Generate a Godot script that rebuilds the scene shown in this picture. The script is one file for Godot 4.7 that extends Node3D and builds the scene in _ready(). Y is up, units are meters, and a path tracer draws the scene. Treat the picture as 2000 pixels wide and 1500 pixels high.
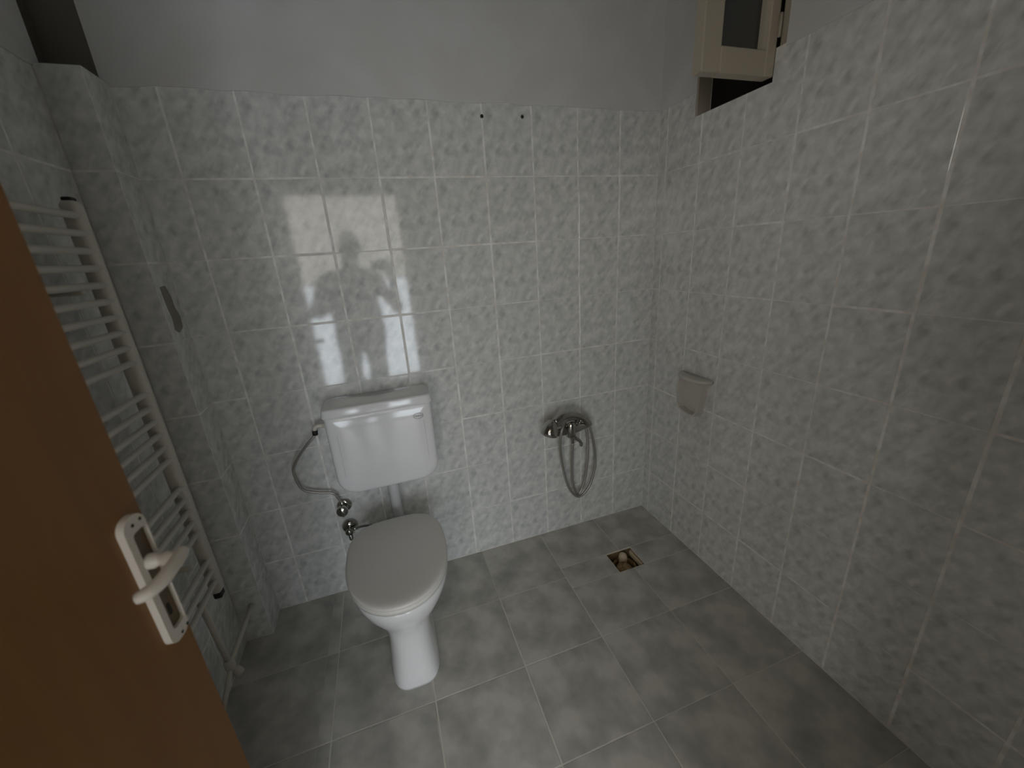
extends Node3D
# A small tiled bathroom seen from its doorway. Back wall z = 0, right wall x = 0, floor y = 0, door wall z = 1.8.

const EYE := Vector3(-1.2669, 1.4525, 1.6496)
const AX := Vector3(0.9456, -0.0628, 0.3191)
const AY := Vector3(0.1575, 0.9468, -0.2805)
const AZ := Vector3(-0.2845, 0.3155, 0.9053)
const FOCAL := 767.86

const ROW := 0.2479          # wall tile height
const TOP := 1.9887          # top of the tiling
const COL := 0.2             # wall tile width
const XL := -2.01            # left wall
const ZF := 1.8              # door wall
const HIGH := 2.75

var rng := RandomNumberGenerator.new()
var used := {}
var m_tile: Array = []
var m_floor: Array = []
var grout: StandardMaterial3D
var plaster: StandardMaterial3D
var ceramic: StandardMaterial3D
var seat_white: StandardMaterial3D
var chrome: StandardMaterial3D
var enamel: StandardMaterial3D
var black: StandardMaterial3D
var wood: StandardMaterial3D
var cream: StandardMaterial3D
var plastic: StandardMaterial3D
var bare: StandardMaterial3D
var hosemat: StandardMaterial3D
var hall_paint: StandardMaterial3D


func _ready() -> void:
	rng.seed = 7
	stage()
	make_materials()
	build_shell()
	build_tiling()
	build_hall()
	build_door()
	build_window()
	build_radiator()
	build_cistern()
	build_toilet()
	build_valves()
	build_mixer()
	build_soap_dish()
	build_drain()
	build_wall_plugs()
	build_phone()
	build_person()


# ------------------------------------------------------------------ camera, sky, daylight
func stage() -> void:
	var cam := Camera3D.new()
	cam.name = "camera"
	cam.transform = Transform3D(Basis(AX, AY, AZ).orthonormalized(), EYE)
	cam.fov = 88.652
	cam.near = 0.02
	cam.far = 60.0
	var lens := CameraAttributesPhysical.new()
	lens.frustum_focal_length = 12.2855
	lens.frustum_focus_distance = 2.0
	lens.frustum_near = 0.02
	lens.frustum_far = 60.0
	lens.exposure_aperture = 2.2
	cam.attributes = lens
	add_child(cam)
	cam.current = true

	var env := Environment.new()
	env.background_mode = Environment.BG_SKY
	var sky := Sky.new()
	var sm := ProceduralSkyMaterial.new()
	sm.sky_top_color = Color(0.72, 0.78, 0.86)
	sm.sky_horizon_color = Color(0.82, 0.84, 0.87)
	sm.ground_bottom_color = Color(0.4, 0.38, 0.36)
	sm.ground_horizon_color = Color(0.6, 0.58, 0.56)
	sm.sky_energy_multiplier = 1.0
	sky.sky_material = sm
	env.sky = sky
	env.tonemap_mode = Environment.TONE_MAPPER_LINEAR
	env.tonemap_exposure = 1.0
	env.sdfgi_enabled = true
	env.ssao_enabled = true
	env.ssil_enabled = true
	var we := WorldEnvironment.new()
	we.name = "environment"
	we.environment = env
	add_child(we)

	# area lights added for the bright hall behind the photographer, in a made-up window: stronger to the left and low down,
	# dimmer above, before an invented blind, in the part that faces the door. [x from, x to, y from, y to, colour, brightness]
	for w in [[-2.02, -0.85, 0.14, 1.26, Color(0.92, 0.96, 1.0), 2.5], [-2.02, -0.85, 1.28, 2.28, Color(1.0, 0.995, 0.98), 0.8], [-4.22, -2.1, 0.14, 2.28, Color(1.0, 0.985, 0.95), 2.0]]:
		var day := AreaLight3D.new()
		day.name = "added_hall_light"
		day.area_size = Vector2(w[1] - w[0], w[3] - w[2])
		day.area_normalize_energy = true
		day.position = Vector3((w[0] + w[1]) * 0.5, (w[2] + w[3]) * 0.5, 3.16)
		day.light_color = w[4]
		day.light_energy = w[5] * day.area_size.x * day.area_size.y
		day.area_range = 12.0
		day.area_attenuation = 2.0
		day.shadow_enabled = true
		add_child(day, true)


# ------------------------------------------------------------------ small tools
func numbered(called: String) -> String:
	var n: int = used.get(called, 0)
	used[called] = n + 1
	return called if n == 0 else "%s_%03d" % [called, n]


func thing(called: String, label: String, category: String, at := Vector3.ZERO, group := "") -> Node3D:
	var o := Node3D.new()
	o.name = numbered(called)
	add_child(o)
	o.position = at
	o.set_meta("label", label)
	o.set_meta("category", category)
	if group:
		o.set_meta("group", group)
	return o


func structure(called: String, label := "", category := "") -> Node3D:
	var o := Node3D.new()
	o.name = called
	add_child(o)
	o.set_meta("kind", "structure")
	if label:
		o.set_meta("label", label)
		o.set_meta("category", category)
	return o


func S(flat := false) -> SurfaceTool:
	var st := SurfaceTool.new()
	st.begin(Mesh.PRIMITIVE_TRIANGLES)
	st.set_smooth_group(-1 if flat else 0)
	return st


func part(called: String, st: SurfaceTool, m: Material, parent: Node) -> MeshInstance3D:
	st.generate_normals()
	var mi := MeshInstance3D.new()
	mi.name = called
	mi.mesh = st.commit()
	mi.material_override = null
	mi.mesh.surface_set_material(0, m)
	parent.add_child(mi, true)
	return mi


# corners run counter-clockwise seen from outside; Godot wants them clockwise
func tri(st: SurfaceTool, a: Vector3, b: Vector3, c: Vector3) -> void:
	st.add_vertex(a)
	st.add_vertex(c)
	st.add_vertex(b)


func quad(st: SurfaceTool, a: Vector3, b: Vector3, c: Vector3, d: Vector3) -> void:
	tri(st, a, b, c)
	tri(st, a, c, d)


func tri_out(st: SurfaceTool, a: Vector3, b: Vector3, c: Vector3, inner: Vector3) -> void:
	if (b - a).cross(c - a).dot((a + b + c) / 3.0 - inner) < 0.0:
		tri(st, a, c, b)
	else:
		tri(st, a, b, c)


func quad_out(st: SurfaceTool, a: Vector3, b: Vector3, c: Vector3, d: Vector3, inner: Vector3) -> void:
	if ((c - a).cross(d - b)).dot((a + b + c + d) / 4.0 - inner) < 0.0:
		quad(st, a, d, c, b)
	else:
		quad(st, a, b, c, d)


func add_box(st: SurfaceTool, c: Vector3, s: Vector3, bev := 0.0, bs := Basis.IDENTITY) -> void:
	st.set_smooth_group(-1)
	var h := s * 0.5
	if bev <= 0.0:
		for ax in 3:
			for sg in [-1.0, 1.0]:
				var u := (ax + 1) % 3
				var v := (ax + 2) % 3
				var q := []
				for k in [[-1, -1], [1, -1], [1, 1], [-1, 1]]:
					var p := Vector3.ZERO
					p[ax] = sg * h[ax]
					p[u] = k[0] * h[u]
					p[v] = k[1] * h[v]
					q.append(c + bs * p)
				quad_out(st, q[0], q[1], q[2], q[3], c)
		return
	var b := minf(bev, minf(h.x, minf(h.y, h.z)) * 0.95)
	var P := func(sx: float, sy: float, sz: float, ax: int) -> Vector3:
		var p := Vector3(sx * (h.x - b), sy * (h.y - b), sz * (h.z - b))
		p[ax] = [sx, sy, sz][ax] * h[ax]
		return c + bs * p
	for ax in 3:
		for sg in [-1.0, 1.0]:
			var q := []
			for k in [[-1.0, -1.0], [1.0, -1.0], [1.0, 1.0], [-1.0, 1.0]]:
				var t := [0.0, 0.0, 0.0]
				t[ax] = sg
				t[(ax + 1) % 3] = k[0]
				t[(ax + 2) % 3] = k[1]
				q.append(P.call(t[0], t[1], t[2], ax))
			quad_out(st, q[0], q[1], q[2], q[3], c)
	for ax in 3:
		var u := (ax + 1) % 3
		var v := (ax + 2) % 3
		for k in [[-1.0, -1.0], [1.0, -1.0], [1.0, 1.0], [-1.0, 1.0]]:
			var q := []
			for e in [[-1.0, u], [1.0, u], [1.0, v], [-1.0, v]]:
				var t := [0.0, 0.0, 0.0]
				t[ax] = e[0]
				t[u] = k[0]
				t[v] = k[1]
				q.append(P.call(t[0], t[1], t[2], e[1]))
			quad_out(st, q[0], q[1], q[2], q[3], c)
	for sx in [-1.0, 1.0]:
		for sy in [-1.0, 1.0]:
			for sz in [-1.0, 1.0]:
				tri_out(st, P.call(sx, sy, sz, 0), P.call(sx, sy, sz, 1), P.call(sx, sy, sz, 2), c)


func span(st: SurfaceTool, lo: Vector3, hi: Vector3, bev := 0.0) -> void:
	add_box(st, (lo + hi) * 0.5, hi - lo, bev)


func middle(r: PackedVector3Array) -> Vector3:
	var c := Vector3.ZERO
	for p in r:
		c += p
	return c / r.size()


func loft(st: SurfaceTool, rings: Array, cap0 := true, cap1 := true, group := 0) -> void:
	st.set_smooth_group(group)
	for i in rings.size() - 1:
		var a: PackedVector3Array = rings[i]
		var b: PackedVector3Array = rings[i + 1]
		var c := (middle(a) + middle(b)) * 0.5
		var n := a.size()
		for k in n:
			var k2 := (k + 1) % n
			quad_out(st, a[k], a[k2], b[k2], b[k], c)
	for e in 2:
		if (e == 0 and not cap0) or (e == 1 and not cap1):
			continue
		var r: PackedVector3Array = rings[0] if e == 0 else rings[-1]
		var near: PackedVector3Array = rings[1] if e == 0 else rings[-2]
		var c := middle(r)
		var back := middle(near) * 2.0 - c
		if back.distance_to(c) < 1e-6:
			back = c + (c - middle(rings[-1] if e == 0 else rings[0])) * -1.0
		for k in r.size():
			tri_out(st, c, r[k], r[(k + 1) % r.size()], back)


# profile of (radius, height) running up the outer surface
func lathe(st: SurfaceTool, prof: Array, seg: int, xf := Transform3D.IDENTITY, group := 0) -> void:
	st.set_smooth_group(group)
	for i in prof.size() - 1:
		for k in seg:
			var q := []
			for e in [[i, k], [i, k + 1], [i + 1, k + 1], [i + 1, k]]:
				var t: float = TAU * e[1] / seg
				var p: Vector2 = prof[e[0]]
				q.append(xf * Vector3(p.x * cos(t), p.y, -p.x * sin(t)))
			if prof[i].x > 1e-5:
				tri(st, q[0], q[1], q[2])
			if prof[i + 1].x > 1e-5:
				tri(st, q[0], q[2], q[3])


func along(dir: Vector3, at: Vector3) -> Transform3D:
	var y := dir.normalized()
	var x := Vector3.RIGHT if absf(y.x) < 0.9 else Vector3.FORWARD
	x = (x - y * x.dot(y)).normalized()
	return Transform3D(Basis(x, y, x.cross(y)), at)


func tube(st: SurfaceTool, pts: Array, rad, seg := 10, caps := true) -> void:
	var rings := []
	var side := Vector3.ZERO
	for i in pts.size():
		var d: Vector3 = (pts[mini(i + 1, pts.size() - 1)] - pts[maxi(i - 1, 0)]).normalized()
		if i == 0:
			side = Vector3.UP if absf(d.y) < 0.9 else Vector3.RIGHT
		side = (side - d * side.dot(d)).normalized()
		var up := d.cross(side)
		var r: float = rad[i] if rad is Array else rad
		var ring := PackedVector3Array()
		for k in seg:
			var t := TAU * k / seg
			ring.append(pts[i] + (side * cos(t) + up * sin(t)) * r)
		rings.append(ring)
	loft(st, rings, caps, caps)


func spline(pts: Array, per := 8) -> Array:
	var out := []
	for i in pts.size() - 1:
		var a: Vector3 = pts[maxi(i - 1, 0)]
		var b: Vector3 = pts[i]
		var c: Vector3 = pts[i + 1]
		var d: Vector3 = pts[mini(i + 2, pts.size() - 1)]
		for k in per:
			var t := float(k) / per
			out.append(0.5 * (2.0 * b + (c - a) * t + (2.0 * a - 5.0 * b + 4.0 * c - d) * t * t + (3.0 * b - a - 3.0 * c + d) * t * t * t))
	out.append(pts[-1])
	return out


# flat outline (local x, y; counter-clockwise) pulled from z0 to z1
func extrude(st: SurfaceTool, poly: PackedVector2Array, z0: float, z1: float, xf := Transform3D.IDENTITY) -> void:
	st.set_smooth_group(-1)
	var pg := poly
	if Geometry2D.is_polygon_clockwise(pg):
		pg = pg.duplicate()
		pg.reverse()
	var idx := Geometry2D.triangulate_polygon(pg)
	for i in range(0, idx.size(), 3):
		var a := pg[idx[i]]
		var b := pg[idx[i + 1]]
		var c := pg[idx[i + 2]]
		if (b - a).cross(c - a) < 0.0:
			var s := b
			b = c
			c = s
		tri(st, xf * Vector3(a.x, a.y, z1), xf * Vector3(b.x, b.y, z1), xf * Vector3(c.x, c.y, z1))
		tri(st, xf * Vector3(a.x, a.y, z0), xf * Vector3(c.x, c.y, z0), xf * Vector3(b.x, b.y, z0))
	for i in pg.size():
		var a := pg[i]
		var b := pg[(i + 1) % pg.size()]
		quad(st, xf * Vector3(a.x, a.y, z0), xf * Vector3(b.x, b.y, z0), xf * Vector3(b.x, b.y, z1), xf * Vector3(a.x, a.y, z1))


func rounded(w: float, h: float, r: Array, seg := 6) -> PackedVector2Array:
	# centred rectangle with corner radii bottom-left, bottom-right, top-right, top-left
	var out := PackedVector2Array()
	var corners := [[-1.0, -1.0, PI], [1.0, -1.0, 1.5 * PI], [1.0, 1.0, 0.0], [-1.0, 1.0, 0.5 * PI]]
	for i in 4:
		var c: Array = corners[i]
		var rr: float = r[i]
		var o := Vector2(c[0] * (w * 0.5 - rr), c[1] * (h * 0.5 - rr))
		for k in seg + 1:
			var t: float = c[2] + 0.5 * PI * k / seg
			out.append(o + Vector2(cos(t), sin(t)) * rr)
	return out


# where the sight line through a pixel of the photograph meets the plane (axis = value)
func U(px: float, py: float, axis: int, value: float) -> Vector3:
	var d := AX * ((px - 1000.0) / FOCAL) + AY * (-(py - 750.0) / FOCAL) - AZ
	return EYE + d * ((value - EYE[axis]) / d[axis])


# ------------------------------------------------------------------ materials
func mat(called: String, c: Color, rough: float, metal := 0.0) -> StandardMaterial3D:
	var m := StandardMaterial3D.new()
	m.resource_name = called
	m.albedo_color = c
	m.roughness = rough
	m.metallic = metal
	return m


func c8(r: int, g: int, b: int) -> Color:
	return Color8(r, g, b)


func noise(sd: int, freq: float, oct := 3) -> FastNoiseLite:
	var n := FastNoiseLite.new()
	n.seed = sd
	n.noise_type = FastNoiseLite.TYPE_SIMPLEX
	n.frequency = freq
	n.fractal_octaves = oct
	return n


func glaze_print(sd: int, w: int, h: int, light: Color, dark: Color, cloud: float, wisp: float, stretch: float, turn: float, size := 1.0) -> ImageTexture:
	# the printed decor of a glazed tile: soft cloud, and faint slanting wisps that come and go
	var im := Image.create(w, h, false, Image.FORMAT_RGB8)
	var a := noise(sd, 3.2 * size, 4)
	var b := noise(sd + 11, 4.2 * size, 4)
	var gate := noise(sd + 31, 2.6 * size, 2)
	var fine := noise(sd + 41, 30.0, 2)
	var cs := cos(turn)
	var sn := sin(turn)
	for y in h:
		for x in w:
			var u := float(x) / w
			var v := float(y) / w
			var p := u * cs + v * sn
			var q := -u * sn + v * cs
			var t := a.get_noise_2d(u, v) * cloud
			t += (b.get_noise_2d(p * stretch, q * 1.3) * 0.5 + 0.1) * (0.35 + smoothstep(-0.2, 0.9, gate.get_noise_2d(u, v))) * wisp
			t += fine.get_noise_2d(u, v) * 0.04
			im.set_pixel(x, y, light.lerp(dark, clampf(0.3 + t, 0.0, 1.0)))
	return ImageTexture.create_from_image(im)


func make_materials() -> void:
	for i in 3:
		var m := mat("wall_tile_glaze", Color.WHITE, 0.07)
		m.albedo_texture = glaze_print(100 + i * 7, 128, 160, c8(234, 234, 231), c8(188, 191, 188), 0.4, 0.85, 0.42, -0.95)
		m_tile.append(m)
	for i in 4:
		var m := mat("floor_tile_glaze", Color.WHITE, 0.34)
		m.albedo_texture = glaze_print(300 + i * 9, 160, 160, c8(208, 205, 196), c8(162, 161, 154), 0.7, 0.6, 0.3, 0.5 + i, 0.5)
		m_floor.append(m)
	grout = mat("white_grout", c8(247, 246, 243), 0.85)
	grout.albedo_texture = speckle(5, c8(255, 255, 255), c8(234, 232, 228), 9.0)
	grout.uv1_triplanar = true
	grout.uv1_world_triplanar = true
	grout.uv1_scale = Vector3(2, 2, 2)
	plaster = mat("white_plaster_paint", c8(214, 214, 213), 0.9)
	plaster.albedo_texture = speckle(6, c8(255, 255, 255), c8(249, 248, 246), 5.0)
	plaster.uv1_triplanar = true
	plaster.uv1_world_triplanar = true
	plaster.uv1_scale = Vector3(0.9, 0.9, 0.9)
	ceramic = mat("white_sanitary_ceramic", c8(240, 240, 240), 0.1)
	seat_white = mat("white_seat_plastic", c8(232, 229, 223), 0.3)
	chrome = mat("chrome", c8(176, 174, 168), 0.12, 1.0)
	hosemat = mat("steel_hose", c8(168, 164, 156), 0.35, 0.6)
	enamel = mat("white_radiator_enamel", c8(214, 208, 197), 0.4)
	black = mat("black_plastic", c8(24, 23, 20), 0.6)
	wood = mat("brown_door_lacquer", Color.WHITE, 0.5)
	wood.albedo_texture = speckle(9, c8(136, 94, 43), c8(130, 89, 40), 3.0)
	wood.uv1_triplanar = true
	wood.uv1_scale = Vector3(6.0, 0.5, 6.0)
	cream = mat("cream_window_paint", c8(178, 168, 151), 0.5)
	plastic = mat("white_plastic", c8(222, 214, 202), 0.35)
	bare = mat("bare_shaft_render", c8(138, 133, 124), 0.95)
	hall_paint = mat("hall_white_paint", c8(226, 224, 218), 0.9)


func speckle(sd: int, a: Color, b: Color, freq: float) -> ImageTexture:
	var im := Image.create(192, 192, false, Image.FORMAT_RGB8)
	var n := noise(sd, freq, 4)
	for y in 192:
		for x in 192:
			# wrapped so that the repeat has no seam
			var s := TAU * x / 192.0
			var t := TAU * y / 192.0
			var v := n.get_noise_3d(cos(s) * 0.16 + 3.0, sin(s) * 0.16 + cos(t) * 0.16, sin(t) * 0.16)
			im.set_pixel(x, y, a.lerp(b, clampf(0.5 + v * 1.3, 0.0, 1.0)))
	return ImageTexture.create_from_image(im)


# ------------------------------------------------------------------ room shell
var wall_back: Node3D
var wall_right: Node3D
var wall_left: Node3D
var wall_front: Node3D
var chase: Node3D
var floor_node: Node3D
const WIN_Z0 := 0.2087       # the small window's opening in the right wall
const WIN_Z1 := 0.532
const WIN_Y0 := 1.907
const WIN_Y1 := 2.46
const BED := 0.0006          # grout lies this far behind the tile faces


func plaster_panel(parent: Node3D, xf: Transform3D, x0: float, x1: float, y0: float, y1: float, proud: float, thick: float, hole := PackedVector2Array()) -> void:
	var n := noise(int(absf(x1 * 100.0)) + 3, 6.0, 2)
	var pg := PackedVector2Array()
	var k := int((x1 - x0) / 0.06) + 1
	for i in k + 1:
		var x := lerpf(x0, x1, float(i) / k)
		pg.append(Vector2(x, y0 + n.get_noise_1d(x) * 0.006))
	pg.append(Vector2(x1, y1))
	pg.append(Vector2(x0, y1))
	var polys := [pg]
	if hole.size():
		polys = Geometry2D.clip_polygons(pg, hole)
	var st := S(true)
	for q in polys:
		extrude(st, q, -thick, proud, xf)
	part("plaster", st, plaster, parent)


func build_shell() -> void:
	var st: SurfaceTool
	# back wall
	wall_back = structure("wall_back")
	st = S(true)
	span(st, Vector3(-1.93, -0.1, -0.14), Vector3(0.07, TOP + 0.006, -BED))
	part("grout_bed", st, grout, wall_back)
	plaster_panel(wall_back, Transform3D.IDENTITY, -1.928, 0.07, TOP - 0.002, HIGH, 0.004, 0.14)
	# right wall, with the opening of the small window
	wall_right = structure("wall_right")
	var rx := Transform3D(Basis(Vector3(0, 0, 1), Vector3(0, 1, 0), Vector3(-1, 0, 0)), Vector3.ZERO)
	st = S(true)
	span(st, Vector3(BED, -0.1, 0.0), Vector3(0.07, WIN_Y0, ZF + 0.12))
	span(st, Vector3(BED, WIN_Y0, 0.0), Vector3(0.07, TOP + 0.006, WIN_Z0))
	span(st, Vector3(BED, WIN_Y0, WIN_Z1), Vector3(0.07, TOP + 0.006, ZF + 0.12))
	part("grout_bed", st, grout, wall_right)
	var hole := PackedVector2Array([Vector2(WIN_Z0, 1.8), Vector2(0.566, 1.8), Vector2(0.566, WIN_Y1), Vector2(WIN_Z0, WIN_Y1)])
	plaster_panel(wall_right, rx, 0.004, ZF, TOP - 0.002, HIGH, 0.002, 0.07, hole)
	# left wall; above the pipe chase it opens into the dark pipe shaft
	wall_left = structure("wall_left")
	st = S(true)
	span(st, Vector3(XL - 0.12, -0.1, 0.126), Vector3(XL - BED, TOP + 0.006, ZF + 0.12))
	part("grout_bed", st, grout, wall_left)
	var lx := Transform3D(Basis(Vector3(0, 0, -1), Vector3(0, 1, 0), Vector3(1, 0, 0)), Vector3(XL, 0, 0))
	plaster_panel(wall_left, lx, -ZF, -0.098, TOP - 0.002, HIGH, 0.002, 0.12)
	# tiled chase that boxes in the pipes in the back left corner, open at the top
	chase = structure("wall_chase")
	st = S(true)
	span(st, Vector3(-1.93, -0.1, 0.0), Vector3(-1.91 - BED, TOP - 0.004, 0.105))
	span(st, Vector3(XL - 0.12, -0.1, 0.105), Vector3(-1.91 - BED, TOP - 0.004, 0.125 - BED))
	part("grout_bed", st, grout, chase)
	st = S(true)
	span(st, Vector3(XL - 0.09, -0.1, -0.07), Vector3(XL - 0.06, HIGH, 0.098))
	span(st, Vector3(XL - 0.09, -0.1, -0.14), Vector3(-1.925, HIGH, -0.07))
	span(st, Vector3(XL - 0.12, -0.1, 0.098), Vector3(XL - 0.06, HIGH, 0.104))
	part("shaft_lining", st, bare, chase)
	# door wall behind the camera
	wall_front = structure("wall_front")
	st = S(true)
	span(st, Vector3(XL - 0.12, -0.1, ZF), Vector3(-1.86, HIGH, ZF + 0.12))
	span(st, Vector3(-0.98, -0.1, ZF), Vector3(0.07, HIGH, ZF + 0.12))
	span(st, Vector3(-1.86, 1.99, ZF), Vector3(-0.98, HIGH, ZF + 0.12))
	part("masonry", st, plaster, wall_front)
	# ceiling
	var ceil_node := structure("ceiling")
	st = S(true)
	span(st, Vector3(XL - 0.12, HIGH, -0.14), Vector3(0.07, HIGH + 0.1, ZF + 0.12))
	part("slab", st, plaster, ceil_node)
	# floor slab, with a pit for the drain
	floor_node = structure("floor")
	st = S(true)
	var y0 := -0.12
	var y1 := -BED
	span(st, Vector3(XL - 0.12, y0, 0.386), Vector3(0.07, y1, ZF + 0.12))
	span(st, Vector3(XL - 0.12, y0, -0.14), Vector3(0.07, y1, 0.262))
	span(st, Vector3(XL - 0.12, y0, 0.262), Vector3(-0.4, y1, 0.386))
	span(st, Vector3(-0.262, y0, 0.262), Vector3(0.07, y1, 0.386))
	part("grout_bed", st, grout_dark(), floor_node)


func grout_dark() -> StandardMaterial3D:
	var m := mat("grey_floor_grout", c8(222, 217, 205), 0.9)
	return m


# ------------------------------------------------------------------ tiles
func tile_piece(parent: Node3D, xf: Transform3D, r: Rect2, nominal: Rect2, m: Material, thick := 0.007, tilt := 0.0, bev := 0.0012, up := false) -> void:
	var c := r.get_center()
	var h := r.size * 0.5
	var st := SurfaceTool.new()
	st.begin(Mesh.PRIMITIVE_TRIANGLES)
	st.set_smooth_group(-1)
	var ring := func(inset: float, z: float) -> Array:
		return [Vector3(-h.x + inset, -h.y + inset, z), Vector3(h.x - inset, -h.y + inset, z), Vector3(h.x - inset, h.y - inset, z), Vector3(-h.x + inset, h.y - inset, z)]
	var A: Array = ring.call(bev, 0.0)
	var B: Array = ring.call(0.0, -bev * 0.6)
	var D: Array = ring.call(0.0, -thick)
	var put := func(p: Vector3) -> void:
		var q := (Vector2(p.x, p.y) + c - nominal.position) / nominal.size
		st.set_uv(Vector2(q.x, 1.0 - q.y))
		st.add_vertex(p)
	var face := func(a: Vector3, b: Vector3, cc: Vector3, d: Vector3) -> void:
		for p in [a, cc, b, a, d, cc]:
			put.call(p)
	face.call(A[0], A[1], A[2], A[3])
	for k in 4:
		var k2 := (k + 1) % 4
		face.call(B[k], B[k2], A[k2], A[k])
		face.call(D[k], D[k2], B[k2], B[k])
	var mi := part("tile", st, m, parent)
	var rot := Basis(Vector3.RIGHT, rng.randf_range(-tilt, tilt)) * Basis(Vector3.UP, rng.randf_range(-tilt, tilt))
	mi.transform = xf * Transform3D(rot, Vector3(c.x, c.y, 0.0))


# xs, ys: joint positions; every joint segment gets a width of its own
func tile_field(parent: Node3D, xf: Transform3D, xs: Array, ys: Array, holes: Array, pitch: float) -> void:
	var nx := xs.size() - 1
	var ny := ys.size() - 1
	var vw := {}
	var hw := {}
	for j in ny:
		for i in nx + 1:
			vw[Vector2i(i, j)] = [0.0066, 0.0074, 0.0058, 0.008][rng.randi() % 4] * 0.5
	for j in ny + 1:
		for i in nx:
			hw[Vector2i(i, j)] = [0.0014, 0.006, 0.0068, 0.0042, 0.0064, 0.002][rng.randi() % 6] * 0.5
	for j in ny:
		for i in nx:
			var lo := Vector2(xs[i], ys[j])
			var hi := Vector2(xs[i + 1], ys[j + 1])
			var a := lo + Vector2(vw[Vector2i(i, j)] if i > 0 else 0.001, hw[Vector2i(i, j)] if j > 0 else 0.001)
			var b := hi - Vector2(vw[Vector2i(i + 1, j)] if i < nx - 1 else 0.001, hw[Vector2i(i, j + 1)] if j < ny - 1 else 0.0)
			var r := Rect2(a, b - a)
			var nom := Rect2(lo, Vector2(pitch, ROW))
			if i == 0 and hi.x - lo.x < pitch - 0.004:
				nom.position.x = hi.x - pitch
			var m: Material = m_tile[rng.randi() % 3]
			var pieces := [r]
			for hole: Rect2 in holes:
				var left := []
				for q: Rect2 in pieces:
					if not q.intersects(hole):
						left.append(q)
						continue
					# what a cutter leaves round the hole: the strip below, then the sides
					if hole.position.y > q.position.y:
						left.append(Rect2(q.position, Vector2(q.size.x, hole.position.y - q.position.y)))
					var top := maxf(q.position.y, hole.position.y)
					if hole.position.x > q.position.x:
						left.append(Rect2(q.position.x, top, hole.position.x - q.position.x, q.end.y - top))
					if hole.end.x < q.end.x:
						left.append(Rect2(hole.end.x, top, q.end.x - hole.end.x, q.end.y - top))
				pieces = left
			var cut: bool = pieces.size() > 1 or pieces.size() == 1 and pieces[0] != r
			for q: Rect2 in pieces:
				if q.size.x > 0.004 and q.size.y > 0.004:
					tile_piece(parent, xf, q, nom, m, 0.007, 0.0 if cut else 0.0016)


func steps(a: float, b: float, first: float, pitch: float) -> Array:
	var out := [a]
	var x := a + first
	while x < b - 0.012:
		out.append(x)
		x += pitch
	out.append(b)
	return out


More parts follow.
